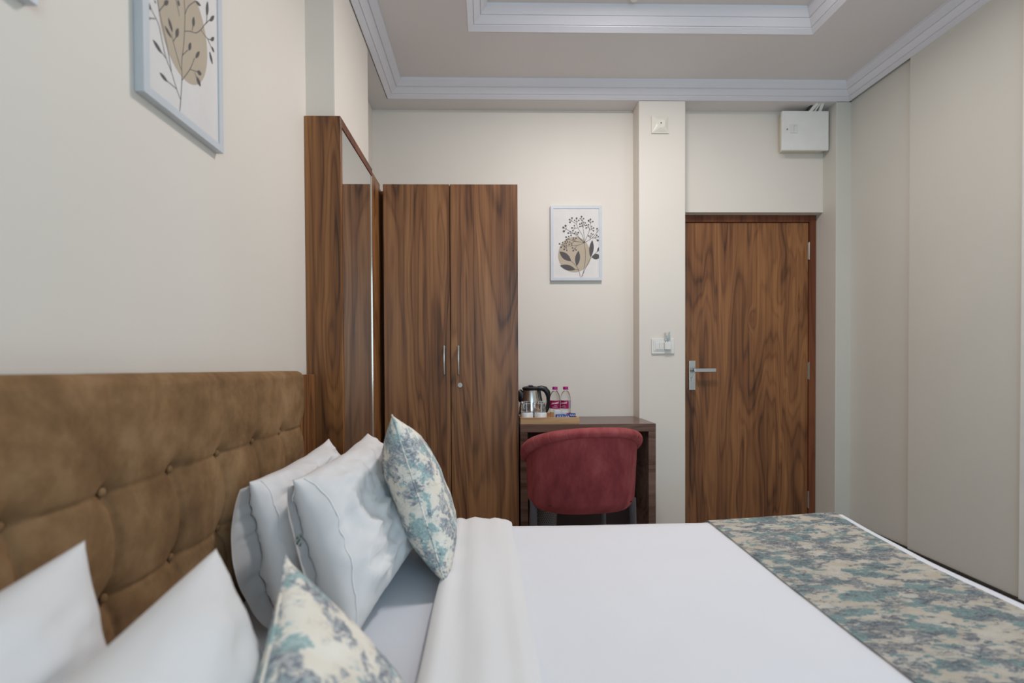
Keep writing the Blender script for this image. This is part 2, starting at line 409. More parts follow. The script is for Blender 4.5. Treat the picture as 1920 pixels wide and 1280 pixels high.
# headboard with deep buttons
HX, HYF, HYN, HZT, HZB = -.65, 1.628, -.10, 1.088, .30
COL0, CSP, ROWS = .797, .1675, [.888, .703, .518]
hb = thing('headboard', 'brown suede headboard with buttoned tufting along the left wall', 'headboard', (-.70, .76, 0))
def ztop(y): return HZT+.006-.0148*(y-.72)
def hdisp(y, z):
    top = z > ROWS[0]
    k = (ROWS[0]-z)/.185; bow = 0 if top else .011*abs(math.sin(PI*k))
    u = (y-bow-COL0)/CSP; n = round(u); du = (u-n)*CSP
    zr = min(ROWS, key=lambda r: abs(z-r)); dzz = z-zr
    n0 = round((y-COL0)/CSP); r = math.hypot(y-COL0-n0*CSP, dzz)
    pit = .019*math.exp(-(r/.016)**1.3)+.006*math.exp(-(r/.05)**2)
    if top:
        q = min(1, (z-ROWS[0])/(HZT-ROWS[0]))
        fd = min(1, max(0, (q-.62)/.30)); fd = fd*fd*(3-2*fd)
        cr = .0038*math.exp(-abs(du)/.010)*(.55+.45*q)
        puff = .009*math.sin(PI*min(1, q*.95+.04))**.6+.0025*abs(math.sin(PI*u))**.7
    else:
        cr = .0085*math.exp(-abs(du)/.0055)
        puff = .0062*abs(math.sin(PI*u))**.5*(.35+.65*abs(math.sin(PI*k))**.7)+.004*abs(math.sin(PI*k))**.5
    ch = .0032*math.exp(-abs(dzz)/.0035)
    v_ = puff-cr-ch-pit-.004
    if top: v_ = v_*(1-fd)+.004*fd-cr*.6*fd
    return v_+.0025*noise.noise(Vector((y*7, z*7, 1.5)))*(1 if not top else 1-fd)
bm = bmesh.new(); RR = .026
def hbf(s, t):
    y = HYN+(HYF-HYN)*s
    # t: 0 bottom .. .86 top of the face, then rolls over to the wall
    if t < .86:
        z = HZB+(ztop(y)-RR-HZB)*(t/.86); x = HX+hdisp(y, z)
    else:
        a = (t-.86)/.14
        if a < .6:
            th = a/.6*PI/2; x = HX+.004-RR+RR*math.cos(th); z = ztop(y)-RR+RR*math.sin(th)
        else: x = HX-RR+.004-(a-.6)/.4*(HX-RR+.004-(XL+.002)); z = ztop(y)
        uu = (y-COL0)/CSP; sc_ = .0022*math.exp(-abs((uu-round(uu))*CSP)/.009); x -= sc_*(1-a); z -= sc_*.8
    e = min(y-HYN, HYF-y)
    if e < .018: x -= (.018-math.sqrt(max(0, .018**2-(.018-e)**2)))
    return Vector((max(x, XL+.002), y, z))
vs = grid(bm, hbf, 420, 190)
far = [v.co.copy() for v in vs[-1]]; near = [v.co.copy() for v in vs[0]]
for L_, sgn in ((vs[-1], 1), (vs[0], -1)):
    ws = [bm.verts.new((XL+.002, v.co.y, v.co.z)) for v in L_]
    for i in range(len(L_)-1):
        try: bm.faces.new((L_[i], L_[i+1], ws[i+1], ws[i]))
        except ValueError: pass
pad = obj('upholstery', bm, 'suede', hb, 'all')
bm = bx(XL+.003, HX-.02, HYN+.02, HYF-.02, .0, HZB+.02)
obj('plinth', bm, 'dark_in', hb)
bt = None
for r in ROWS:
    for k in range(-5, 6):
        y = COL0+k*CSP
        if not (HYN+.04 < y < HYF-.04): continue
        if bt is None:
            b = bmesh.new(); bmesh.ops.create_uvsphere(b, u_segments=16, v_segments=10, radius=.0080); bmesh.ops.scale(b, vec=(.55, 1, 1), verts=b.verts)
            bt = obj('button', b, 'suede', pad, 'all', local=True); o = bt
        else:
            o = bt.copy(); C.objects.link(o); o.parent = pad
        o.location = Vector((HX-.0175, y, r))-wloc(hb)

# bed: base and mattress
BX0, BX1, BY0, BY1 = -.60, 1.325, .0, 1.655
bd = thing('bed', 'double bed base with a thick mattress under the white linen', 'bed', (.35, .82, 0))
obj('base', bx(BX0, BX1-.03, BY0+.03, BY1-.03, .04, .26, bev=.01), 'wood', bd)
for (x, y) in ((BX0+.1, .12), (BX0+.1, 1.53), (BX1-.15, .12), (BX1-.15, 1.53)):
    obj('foot', bx(x-.03, x+.03, y-.03, y+.03, 0, .04), 'black', bd)
obj('mattress', bx(BX0, BX1-.012, BY0+.012, BY1-.012, .262, .482, bev=.03, seg=4), 'sheet', bd, True)
def nz(x, y, z=0): return noise.noise(Vector((x, y, z)))
def drape(x0, x1, y0, y1, zt, drop, r, left_open=True, hf=None, nu=110, nv=90, th=.004):
    """cloth lying on a box, bending over its free edges"""
    L = PI/2*r
    def ax(e, lo):                       # arc-length past the start of the bend -> (offset, fall)
        if e <= 0: return 0, 0
        if e < L: return r*math.sin(e/r), r*(1-math.cos(e/r))
        return r, r+(e-L)
    bm = bmesh.new()
    ex0 = x0; ex1 = x1-r+L+drop; ey0 = y0+r-L-drop; ey1 = y1-r+L+drop
    def f(s, t):
        a = ex0+(ex1-ex0)*s; b = ey0+(ey1-ey0)*t
        x, fx = (min(a, x1-r), 0) if a <= x1-r else ((x1-r)+ax(a-(x1-r), 0)[0], ax(a-(x1-r), 0)[1])
        if b > y1-r: o, fy = ax(b-(y1-r), 0); y = y1-r+o
        elif b < y0+r: o, fy = ax((y0+r)-b, 0); y = y0+r-o
        else: y, fy = b, 0
        z = zt-max(fx, fy)-(min(fx, fy)*.15)
        if hf: z += hf(x, y)*(1 if max(fx, fy) < r else 0)
        if max(fx, fy) > r:
            k = min(1, (max(fx, fy)-r)/.1); wv = .010*k*math.sin((y if fx > fy else x)*23+3*nz(x*3, y*3))
            if fx > fy: x += wv
            else: y += wv*(1 if b > .5 else -1)
        return Vector((x, y, z))
    grid(bm, f, nu, nv)
    return bm
bs = obj('bottom_sheet', drape(BX0-.035, .30, BY0+.002, BY1-.002, .489, .12, .045, hf=lambda x, y: .002*nz(x*6, y*4, 3)), 'sheet', None, 'all')
tag(bs, 'pale fitted sheet showing between the pillows and the turned-back duvet', 'sheet')
def dh(x, y):
    h = .004*nz(x*2.2, y*2.2, 1)+.0015*nz(x*9, y*6, 5)
    return h+.001+.028*max(0, (y-1.30)/.35)**1.5*max(0, min(1, (x-.78)/.45))
dv = thing('duvet', 'smooth white duvet covering most of the bed', 'duvet', (.6, .82, .5))
obj('cover', drape(-.05, 1.334, -.02, 1.675, .512, .22, .036, hf=dh), 'duvet', dv, 'all')
# turned-back top edge: a soft flattened roll across the bed
bm = bmesh.new(); NS, NC = 120, 40
rings = []
for i in range(NS+1):
    t = i/NS; y = -.02+(1.69+.02)*t; yy = y; drop = 0
    e = y-1.64
    if e > 0: drop = .045*(1-math.sqrt(max(0, 1-min(1, e/.05)**2)))+.0
    xa = -.128+.010*nz(y*2.5, 3)-.008*(1-y/1.6); xb = .088+.006*nz(y*3, 9)+.016*(1-y/1.6)
    ring = []
    for j in range(NC):
        a = 2*PI*j/NC; c, s_ = math.cos(a), math.sin(a)
        px = (xa+xb)/2+(xb-xa)/2*math.copysign(abs(c)**.75, c)
        hgt = .018*math.copysign(abs(s_)**.7, s_)
        z = .526+hgt
        if s_ > 0:
            q = (px-xa)/(xb-xa)
            z += .007*math.exp(-((q-.12)/.11)**2)+(.0055*math.sin(q*15+y*1.2+2.2*nz(y*1.6, q*2))+.0025*math.sin(q*33-y*2+3*nz(y*1.2, q*3, 4)))*math.sin(PI*min(1, max(0, q)))+.007*nz(q*2.5, y*1.3, 7)
            z -= .010*max(0, q-.6)
        ring.append(bm.verts.new((px, y, z-drop-.02*max(0, e)/.05)))
    rings.append(ring)
for a, b in zip(rings, rings[1:]):
    for j in range(NC): bm.faces.new((a[j], a[(j+1) % NC], b[(j+1) % NC], b[j]))
bm.faces.new(rings[0][::-1]); bm.faces.new(rings[-1])
obj('turned_back_edge', bm, 'linen', dv, 'all')
# runner across the foot
def rh(x, y): return dh(x, y)+.0015*nz(x*7, y*7, 4)+.003*max(0, (y-1.35)/.3)
def runner():
    bm = bmesh.new(); r = .05; L = PI/2*r; y1, y0 = 1.682, -.028; drop = .2
    e0 = y0+r-L-drop; e1 = y1-r+L+drop
    def f(s, t):
        b = e0+(e1-e0)*t
        if b > y1-r:
            e = b-(y1-r); o, fy = (r*math.sin(e/r), r*(1-math.cos(e/r))) if e < L else (r, r+e-L); y = y1-r+o
        elif b < y0+r:
            e = (y0+r)-b; o, fy = (r*math.sin(e/r), r*(1-math.cos(e/r))) if e < L else (r, r+e-L); y = y0+r-o
        else: y, fy = b, 0
        xa = .800-.006*math.sin(y*3)-.030*(1-y/1.65); xb = 1.272-.018*(1-y/1.65)+.003*math.sin(y*5)
        x = xa+(xb-xa)*s
        z = .5185-fy+rh(x, y)*(1 if fy < r else 0)
        return Vector((x, y, z))
    vs = grid(bm, f, 40, 130)
    bmesh.ops.solidify(bm, geom=bm.faces[:], thickness=.003)
    return bm
tag(obj('bed_runner', runner(), 'toile', None, 'all'), 'cream bed runner printed with teal and grey motifs across the foot of the bed', 'runner')

# ================================================================== PILLOWS
def quad_pillow(NB, FB, NT, FT, T, seed, conc=.07, wr=.006, p=2.4, nu=56, nv=44, fine=1.0, skew=0):
    """pillow filled between four corner points (near/far, bottom/top), bulging both ways"""
    NB, FB, NT, FT = (Vector(c)+Vector((0, 0, H)) for c in (NB, FB, NT, FT))
    ctr = (NB+FB+NT+FT)/4
    nrm = (FB+FT-NB-NT).cross(NT+FT-NB-FB).normalized()
    if nrm.x < 0: nrm = -nrm
    W = ((FB+FT-NB-NT)/2).length; Hh = ((NT+FT-NB-FB)/2).length
    def P(u, v, off):
        a, b = (u+1)/2, (v+1)/2
        return (NB*(1-a)*(1-b)+FB*a*(1-b)+NT*(1-a)*b+FT*a*b)+nrm*off-ctr
    def pt(u, v, sd):
        au, av = min(1, abs(u)), min(1, abs(v))
        prof = (max(0, 1-au**p)*max(0, 1-av**p))**.55
        cc = conc*(1+skew*v); uu = u*(1-cc*(1-av*av)*au*au); vv = v*(1-cc*(1-au*au)*av*av)
        z = sd*T/2*prof
        rad = math.hypot(1-au, 1-av); ang = math.atan2(1-av+1e-6, 1-au+1e-6)*math.copysign(1, u*v)
        k = min(1, prof*1.3)**1.5
        z += sd*wr*k*(nz(u*2.0+seed, v*2.0, sd*3+seed)+.5*fine*nz(u*4.6+seed, v*3.6, sd+2*seed))
        z += sd*wr*.35*math.exp(-rad*1.6)*math.sin(ang*7+seed*3)*k*k
        for q in range(2):
            rid = 1-abs(nz(u*(1.3+q)+v*.9+seed*1.3+q, v*(2.1+q)-u*.7-seed, 5+sd+q))*3.0
            z += sd*wr*fine*.8*max(0, rid)**1.5*k
        rid = 1-abs(nz(u*4.2+v*1.5+seed, v*3.0-u*1.2, seed+sd*2))*4.5
        z += sd*wr*fine*.42*max(0, rid)**1.6*k
        rid = 1-abs(nz(u*2.6-v*3.4+seed*2, v*1.4+u*2.2, seed-sd*3))*6
        z += sd*wr*fine*.34*max(0, rid)**1.4*k
        uu += .02*nz(u*3, v*3, seed)*av*(au > .6); vv += .02*nz(u*3+9, v*3, seed)*(av > .6)
        return P(uu, vv, z)
    def sp(t):
        a = 2*t-1; return math.sin(a*PI/2)*.6+a*.4
    bm = bmesh.new()
    grid(bm, lambda s, t: pt(sp(s), sp(t), 1), nu, nv); grid(bm, lambda s, t: pt(sp(s), sp(t), -1), nu, nv)
    bmesh.ops.remove_doubles(bm, verts=bm.verts, dist=.0003)
    return bm, pt, P, ctr, nrm, W
def white_pillow(label, corners, T, seed, group, hem=.03, opening=.02, wr=.008):
    bm, pt, P, ctr, nrm, W = quad_pillow(*corners, T, seed, wr=wr, p=3.0)
    t = thing('pillow', label, 'pillow', ctr, None, group)
    obj('pillowcase', bm, 'linen', t, 'all', local=True)
    bm = bmesh.new()                       # loose flap of the open end, behind the filling
    def f(a, b):
        v = (2*b-1)*.95; p0 = pt(-.90, v, -1)-nrm*.002
        k = max(0, 1-v*v)**.6
        e = P(-1-2*hem/W*(.35+k*(1+.2*math.sin(v*3+seed))), v*1.01, -(opening*k+.004)+.005*nz(v*2.0+seed, 5, 2))
        return p0.lerp(e, a)-nrm*(.008*math.sin(PI*a)*k)+nrm*.004*a*nz(v*3, seed+a*2, 1)
    grid(bm, f, 12, 44)
    bmesh.ops.solidify(bm, geom=bm.faces[:], thickness=.0015)
    obj('open_flap', bm, 'linen', t, 'all', local=True, recalc=False)
    bm = bmesh.new()
    tube(bm, [pt(-.90+.02*math.sin(k*.15+seed), -.95+1.9*k/40, 1)-nrm*.0007 for k in range(41)], .0020, 8); obj('hem_seam', bm, 'linen', t, 'all', local=True)
    return t, P, pt, nrm
G = 'white pillows at the head of the bed'
white_pillow('white pillow leaning on the headboard at the far side, partly behind another', ((-.475, 1.04, -.60), (-.445, 1.60, -.60), (-.600, 1.15, -.300), (-.565, 1.632, -.272)), .125, 1.3, G, .030, .045, .019)
t, P, pt, nrm = white_pillow('white pillow propped in front of the far rear one, behind the upright patterned cushion', ((-.300, .965, -.606), (-.225, 1.54, -.600), (-.472, 1.105, -.283), (-.430, 1.643, -.255)), .168, 4.1, G, .016, .030, .017)
bm = bmesh.new()                           # small embroidered sprig on the inside of the open hem
for (a, b) in ((0, .0), (.004, .010), (-.004, .006), (.003, -.010), (-.004, -.006)):
    c = P(-1.045, .30, -.024)+Vector((a, -.002, b)); tube(bm, [c, c+Vector((.003, 0, .006))], .0022, 6)
o = obj('embroidered_sprig', bm, 'green', t, 'all', local=True); o['kind'] = 'stuff'; o['label'] = 'small grey green embroidered sprig'
white_pillow('white pillow leaning on the headboard nearest the camera', ((-.49, .06, -.60), (-.47, .63, -.60), (-.600, .04, -.30), (-.580, .665, -.255)), .13, 7.7, G, .03, .02, .007)
white_pillow('large white pillow propped second from the headboard on the near side', ((-.31, .05, -.60), (-.285, .68, -.60), (-.450, .03, -.36), (-.420, .709, -.286)), .175, 2.9, G, .03, .02, .006)
def cushion(label, corners, T, seed, sub=None):
    bm, pt, P, ctr, nrm, W = quad_pillow(*corners, T, seed, conc=.075, wr=.004, p=2.7, fine=.5, skew=.7)
    t = thing('patterned_cushion', label, 'cushion', ctr, None, 'patterned cushions on the bed')
    obj('cover', bm, 'toile2', t, 'all', local=True)
    n = 40; pts = []
    for k in range(n): pts.append(pt(-1+2*k/n, -1, 1))
    for k in range(n): pts.append(pt(1, -1+2*k/n, 1))
    for k in range(n): pts.append(pt(1-2*k/n, 1, 1))
    for k in range(n): pts.append(pt(-1, 1-2*k/n, 1))
    bm = bmesh.new(); tube(bm, pts, .0022, 8, closed=True); obj('piping', bm, 'toile2', t, 'all', local=True)
    return t
cushion('teal and cream patterned cushion standing upright on its corner before the far pillows', ((-.112, 1.185, -.582), (-.135, 1.53, -.586), (-.251, 1.20, -.138), (-.325, 1.585, -.235)), .155, 11.2)
cushion('blurred teal and cream patterned cushion close to the camera', ((-.06, .40, -.59), (-.12, .765, -.59), (-.248, .38, -.415), (-.331, .745, -.317)), .11, 5.6)

# ================================================================== CHAIR
ch = thing('tub_chair', 'maroon velvet tub chair with a channelled rolled edge tucked at the desk', 'chair', (.460, 2.245, 0))
CA, CB, CPH = .272, .235, math.radians(116)
def crim(phi): return .790-.108*(abs(phi)/(PI/2))**2.0
def cbot(phi): return .414-.006*abs(phi)
def cpt(phi, z, inset=0):
    q = min(1, max(0, (z-.40)/.36)); a = (CA-inset)*(.935+.065*q**.8); b = (CB-inset)*(.90+.10*q)
    s, c = math.sin(phi), math.cos(phi); e = .92
    return Vector((a*math.copysign(abs(s)**e, s), -b*math.copysign(abs(c)**e, c), z))
bm = bmesh.new(); n, m = 90, 30
def outer(s, t):
    phi = -CPH+2*CPH*s; z0, z1 = cbot(phi), crim(phi); v = cpt(phi, z0+(z1-z0)*t)
    d = Vector((v.x, v.y, 0)).normalized()
    v += d*(.0025*nz(phi*2.5, t*3, 2)+.003*math.sin(PI*t))
    if t < .12: v -= d*.022*(1-t/.12)**2
    return v
def inner(s, t):
    phi = -CPH+2*CPH*s; z0, z1 = cbot(phi), crim(phi)
    return cpt(phi, z0+(z1-z0)*t, .056-.012*abs(math.sin(phi*9)))
vo = grid(bm, outer, n, m); vi = grid(bm, inner, n, m)
for i in range(n):
    bm.faces.new((vo[i][0], vo[i+1][0], vi[i+1][0], vi[i][0])); bm.faces.new((vo[i][m], vo[i+1][m], vi[i+1][m], vi[i][m]))
for e in (0, n):
    for j in range(m): bm.faces.new((vo[e][j], vo[e][j+1], vi[e][j+1], vi[e][j]))
obj('backrest', bm, 'velvet', ch, 'all', local=True)
NSEG = 13; pts = []; rr = []
def rollc(phi): return cpt(phi, crim(phi), .001)+Vector((0, 0, .002))
for k in range(NSEG*10+1):
    s = k/(NSEG*10); phi = -CPH+2*CPH*s; q = abs(((s*NSEG) % 1)-.5)*2
    rad = (.0225+.0085*min(1, abs(phi)/1.5)**1.5)*(1-.05*max(0, (q-.8)/.2)**2)
    if min(s, 1-s) < .03: rad *= math.sqrt(max(.05, 1-(1-min(s, 1-s)/.03)**2))
    pts.append(rollc(phi)); rr.append(rad)
bm = bmesh.new(); tube(bm, pts, rr, 22)
roll = obj('rolled_edge', bm, 'velvet', ch, 'all', local=True)
M['stitch'] = col('stitch_pink', (160, 92, 91), .8)
for i in range(1, NSEG):
    phi = -CPH+2*CPH*i/NSEG; c = rollc(phi); tv = (rollc(phi+.01)-c).normalized()
    u = Vector((0, 0, 1))-tv*tv.z; u.normalize(); w_ = tv.cross(u)
    bm = bmesh.new(); rs = (.0225+.0085*min(1, abs(phi)/1.5)**1.5)*.957; tube(bm, [c+rs*(u*math.cos(2*PI*j/20)+w_*math.sin(2*PI*j/20)) for j in range(20)], .0009, 5, closed=True)
    obj('seam_stitch', bm, 'stitch', roll, 'all', local=True)
b = bmesh.new()
grid(b, lambda s, t: Vector(((-.2+.4*s), -.16+.39*t, .45+.02*math.sin(PI*s)*math.sin(PI*t))), 20, 20)
bmesh.ops.solidify(b, geom=b.faces[:], thickness=.07)
obj('seat', b, 'velvet', ch, 'all', local=True)
for (x, y, sx, sy) in ((-.243, -.02, -.004, -.03), (.243, -.06, .004, -.03), (-.19, .20, -.02, .02), (.19, .20, .02, .02)):
    b = bmesh.new(); tube(b, [(x, y, .44), (x+sx, y+sy, .0)], [.019, .013], 14); obj('leg', b, 'legs', ch, True, local=True)
ch.rotation_euler = (0, 0, math.radians(7))

# perforated bin under the desk
wb = thing('waste_bin', 'perforated metal waste bin under the desk behind the chair', 'bin', (.335, 2.66, 0))
bm = bmesh.new(); lathe(bm, [(.062, 0), (.075, .27), (.078, .275), (.078, .283), (.072, .283), (.060, .006)], 0, 0, 0, 36)
bn = obj('bin_body', bm, 'mesh', wb, True, local=True)
bm = bmesh.new()
for i in range(40):
    for j in range(24):
        a = 2*PI*(i+.5*(j % 2))/40; z = .02+j*.0105; r = .062+.013*z/.27+.0006
        cvec = Vector((r*math.cos(a), r*math.sin(a), z)); tx = Vector((-math.sin(a), math.cos(a), 0))
        vsq = [bm.verts.new(cvec+.0034*(tx*math.cos(q*PI/3)+Vector((0, 0, 1))*math.sin(q*PI/3))) for q in range(6)]
        bm.faces.new(vsq)
o = obj('perforations', bm, 'hole', wb, local=True, recalc=False); o['kind'] = 'stuff'

# ================================================================== DESK TOP
TZ = DZ+.0005
tr = thing('serving_tray', 'shallow light wood tray at the left end of the desk', 'tray', (.355, 2.715, TZ))
bm = bx(.188, .527, 2.59, 2.84, TZ, TZ+.008, bev=.001); obj('tray_base', bm, 'tray', tr)
bm = bx(.188, .527, 2.59, 2.60, TZ+.008, TZ+.037, bev=.002); box(bm, .188, .527, 2.83, 2.84, TZ+.008, TZ+.037, bev=.002)
box(bm, .188, .198, 2.60, 2.83, TZ+.008, TZ+.037, bev=.002); box(bm, .517, .527, 2.60, 2.83, TZ+.008, TZ+.037, bev=.002)
obj('tray_rim', bm, 'tray', tr)
Z0 = TZ+.0085
# kettle
kt = thing('electric_kettle', 'brushed steel electric kettle with a black handle and lid on the tray', 'kettle', (.263, 2.757, Z0))
bm = bmesh.new(); lathe(bm, [(.070, 0), (.072, .003), (.072, .014), (.066, .018)], 0, 0, 0, 36); obj('power_base', bm, 'black', kt, True, local=True)
bm = bmesh.new(); lathe(bm, [(.066, .0185), (.0685, .024), (.0655, .06), (.0575, .105), (.047, .15), (.043, .166), (.042, .168)], 0, 0, 0, 48); obj('steel_body', bm, 'steel', kt, True, local=True)
bm = bmesh.new(); lathe(bm, [(.046, .164), (.0475, .170), (.049, .176), (.040, .182), (.02, .186), (.006, .187)], 0, 0, 0, 40); box(bm, -.012, .012, -.03, .02, .184, .191, bev=.003)
obj('lid', bm, 'black', kt, True, local=True)
bm = bmesh.new()
hp = [(.040, 0, .172), (.062, 0, .174), (.082, 0, .168), (.097, 0, .150), (.104, 0, .125), (.104, 0, .095), (.098, 0, .065), (.086, 0, .043), (.070, 0, .036)]
tube(bm, hp, [.013, .015, .017, .0165, .0145, .0125, .012, .012, .011], 16)
tube(bm, [(.0485, 0, .170), (.0555, 0, .125), (.063, 0, .085), (.066, 0, .05)], [.008, .008, .008, .007], 10)
obj('handle', bm, 'black', kt, True, local=True)
bm = bmesh.new(); tube(bm, [(-.040, 0, .110), (-.056, 0, .138), (-.070, 0, .160)], [.030, .026, .016], 16); obj('spout', bm, 'black', kt, True, local=True)
kt.scale = (1.06, 1.06, 1.075)
# cups and inverted glasses
cx_ = ((.230, 2.635), (.309, 2.635))
for i, (x, y) in enumerate(cx_):
    c = thing('cup', ('white porcelain cup upside down on the tray, left one' if i == 0 else 'white porcelain cup upside down on the tray, right one next to the bottles'), 'cup', (x, y, Z0), None, 'upturned cups on the tray')
    bm = bmesh.new(); lathe(bm, [(.036, 0), (.0365, .002), (.0365, .046), (.034, .0525), (.0285, .054), (.0285, .0525), (.003, .0525)], 0, 0, 0, 40); obj('cup_body', bm, 'porcelain', c, True, local=True)
    bm = bmesh.new(); lathe(bm, [(.026, .053), (.027, .0545), (.0272, .055), (.025, .055)], 0, 0, 0, 30); obj('foot_ring', bm, 'porcelain', c, True, local=True)
for i, (x, y) in enumerate(cx_):
    gl = bmesh.new(); xg = x-.006 if i == 0 else x
    lathe(gl, [(.0300, 0), (.0295, .002), (.0275, .055), (.0270, .061), (.025, .063), (.003, .063)], xg, y, Z0+.0558, 40, cap=False)
    lathe(gl, [(.0275, 0), (.0272, .002), (.0235, .048), (.019, .051), (.003, .051)], xg, y, Z0+.0558, 40, cap=False)
    o = obj('tumbler', gl, 'glass', None, True)
    tag(o, ('upturned clear tumbler on the left cup before the kettle' if i == 0 else 'upturned clear tumbler on the right cup before the kettle handle'), 'glass', 'tumblers on the cups')
sc = bmesh.new(); lathe(sc, [(.030, 0), (.052, .008), (.054, .010), (.050, .010), (.028, .003)], .2525, 2.695, Z0+.056, 30)
# saucer edge showing left of the glasses
sc.free()
# water bottles
def bottle(x, y, label, white_side):
    t = thing('water_bottle', label, 'bottle', (x, y, Z0), None, 'water bottles on the tray'); t.scale = (1.04, 1.04, 1.09)
    prof = [(.022, 0), (.0285, .004), (.029, .012), (.0275, .018), (.029, .024), (.029, .040), (.0278, .045), (.029, .050), (.029, .056), (.0284, .060), (.0284, .100), (.029, .103), (.029, .116), (.0272, .130), (.0225, .145), (.016, .156), (.0125, .160), (.0125, .172)]
    bm = bmesh.new(); lathe(bm, prof, 0, 0, 0, 40); obj('bottle_body', bm, 'pet', t, True, local=True)
    bm = bmesh.new(); lathe(bm, [(.0145, .166), (.0148, .168), (.0148, .181), (.0135, .1825)], 0, 0, 0, 28); obj('cap', bm, 'magenta', t, True, local=True)
    R = .0294
    def arc(a0, a1, z0, z1, mat, nm, r=R, parent=t):
        bm = bmesh.new()
        grid(bm, lambda s, q: Vector((r*math.sin(a0+(a1-a0)*s), -r*math.cos(a0+(a1-a0)*s), z0+(z1-z0)*q)), 20, 1)
        bmesh.ops.solidify(bm, geom=bm.faces[:], thickness=.0003)
        return obj(nm, bm, mat, parent, local=True)
    a1 = 1.15 if not white_side else .42
    lb = arc(-1.9, a1, .065, .109, 'label', 'label')
    arc(a1, a1+1.3, .065, .109, 'label_w', 'label_panel', R, lb)
    # hand-lettered brand word and two lines of small print, as light strokes on the label
    bm = bmesh.new(); sh = -.12 if not white_side else -.62
    def dot(a, z, wd, hh, sl=0):
        r = R+.0006; q = []
        for (da, dz) in ((-wd/2, -hh/2), (wd/2, -hh/2), (wd/2, hh/2), (-wd/2, hh/2)):
            aa = a+da+sl*dz*30; q.append(bm.verts.new((r*math.sin(aa), -r*math.cos(aa), z+dz)))
        bm.faces.new(q)
    for k, hgt in enumerate((.010, .006, .007, .006, .006, .0065, .010, .006, .010)):
        a = sh-.62+k*.155; zc = .0915+k*.0006; dot(a, zc+hgt*.15, .075, hgt*1.2, .6); dot(a+.06, zc+(.002 if k % 2 else -.0018), .08, .0018)
    for k in range(9): dot(sh-.2+k*.07, .0815, .045, .0015)
    for k in range(14): dot(sh-.55+k*.08, .0735, .055, .002)
    obj('lettering', bm, 'label_txt', lb, local=True, recalc=False)
bottle(.402, 2.692, 'left water bottle with magenta cap and full magenta label', False)
bottle(.4655, 2.692, 'right water bottle whose magenta label turns to a pale panel', True)
# sachets
def sachet(x, y, z, wd, hh, mat, label, tilt, yaw, letter=False, group='sachets on the tray'):
    t = thing('sachet', label, 'sachet', (x, y, z), (math.radians(-tilt), 0, math.radians(yaw)), group)
    bm = bmesh.new()
    def pf(sd):
        def f(s, q):
            u, v = 2*s-1, 2*q-1; k = max(0, 1-abs(u)**3)*max(0, 1-abs(v)**3)
            return Vector((u*wd/2, sd*(.0008+.004*k), hh*q))
        return f
    grid(bm, pf(1), 10, 8); grid(bm, pf(-1), 10, 8); bmesh.ops.remove_doubles(bm, verts=bm.verts, dist=.0001)
    bd_ = obj('packet', bm, mat, t, 'all', local=True)
    if letter:
        bm = bmesh.new()
        for k in range(3):
            cx0 = -wd*.28+k*wd*.28
            zb = hh-.0165; q = [(cx0-.0055, zb), (cx0-.001, zb+.0125), (cx0+.002, zb+.0125), (cx0-.002, zb)]
            q2 = [(cx0+.0065, zb), (cx0+.002, zb+.0125), (cx0-.001, zb+.0125), (cx0+.003, zb)]
            for qq in (q, q2): bm.faces.new([bm.verts.new((a, -.0056, b)) for a, b in qq])
        obj('white_pattern', bm, 'packet', bd_, local=True, recalc=False)
    return t
zt = Z0+.001
sachet(.412, 2.668, zt, .044, .067, 'packet', 'white sachet standing left behind the blue ones', -12, 4)
sachet(.455, 2.671, zt, .046, .062, 'packet', 'white sachet standing upright between the bottles', -14, -3)
sachet(.477, 2.655, zt, .026, .046, 'red', 'small red sachet before the right bottle', -10, 0)
sachet(.420, 2.628, zt, .052, .042, 'blue', 'blue and white sachet at the left of the row', -10, 2, True)
sachet(.460, 2.640, zt, .040, .038, 'blue', 'blue and white sachet in the middle of the row', -10, -3, True)
sachet(.494, 2.645, zt, .040, .047, 'blue', 'blue and white sachet at the right end of the tray', -12, -8, True)

# ================================================================== WALL FITTINGS
# pictures: frame, print, inked botanical shapes
def leafpoly(a, b, wd, n=9):
    a = Vector(a); b = Vector(b); d = b-a; nrm = Vector((-d.y, d.x)).normalized()*wd*d.length
    up = [a+d*(k/n)+nrm*math.sin(PI*(k/n))**.85 for k in range(n+1)]; dn_ = [a+d*(k/n)-nrm*math.sin(PI*(k/n))**.85 for k in range(n-1, 0, -1)]
    return up+dn_
def strokepoly(pts, wd):
    pts = [Vector(p) for p in pts]; L_, R_ = [], []
    for i, p in enumerate(pts):
        t = (pts[min(i+1, len(pts)-1)]-pts[max(i-1, 0)]).normalized(); nn = Vector((-t.y, t.x))*wd/2
        L_.append(p+nn); R_.append(p-nn)
    return L_, R_
def smooth_pts(pts, it=2):
    for _ in range(it):
        q = [pts[0]]
        for a, b in zip(pts, pts[1:]):
            q += [(a[0]*.75+b[0]*.25, a[1]*.75+b[1]*.25), (a[0]*.25+b[0]*.75, a[1]*.25+b[1]*.75)]
        pts = q+[pts[-1]]
    return pts
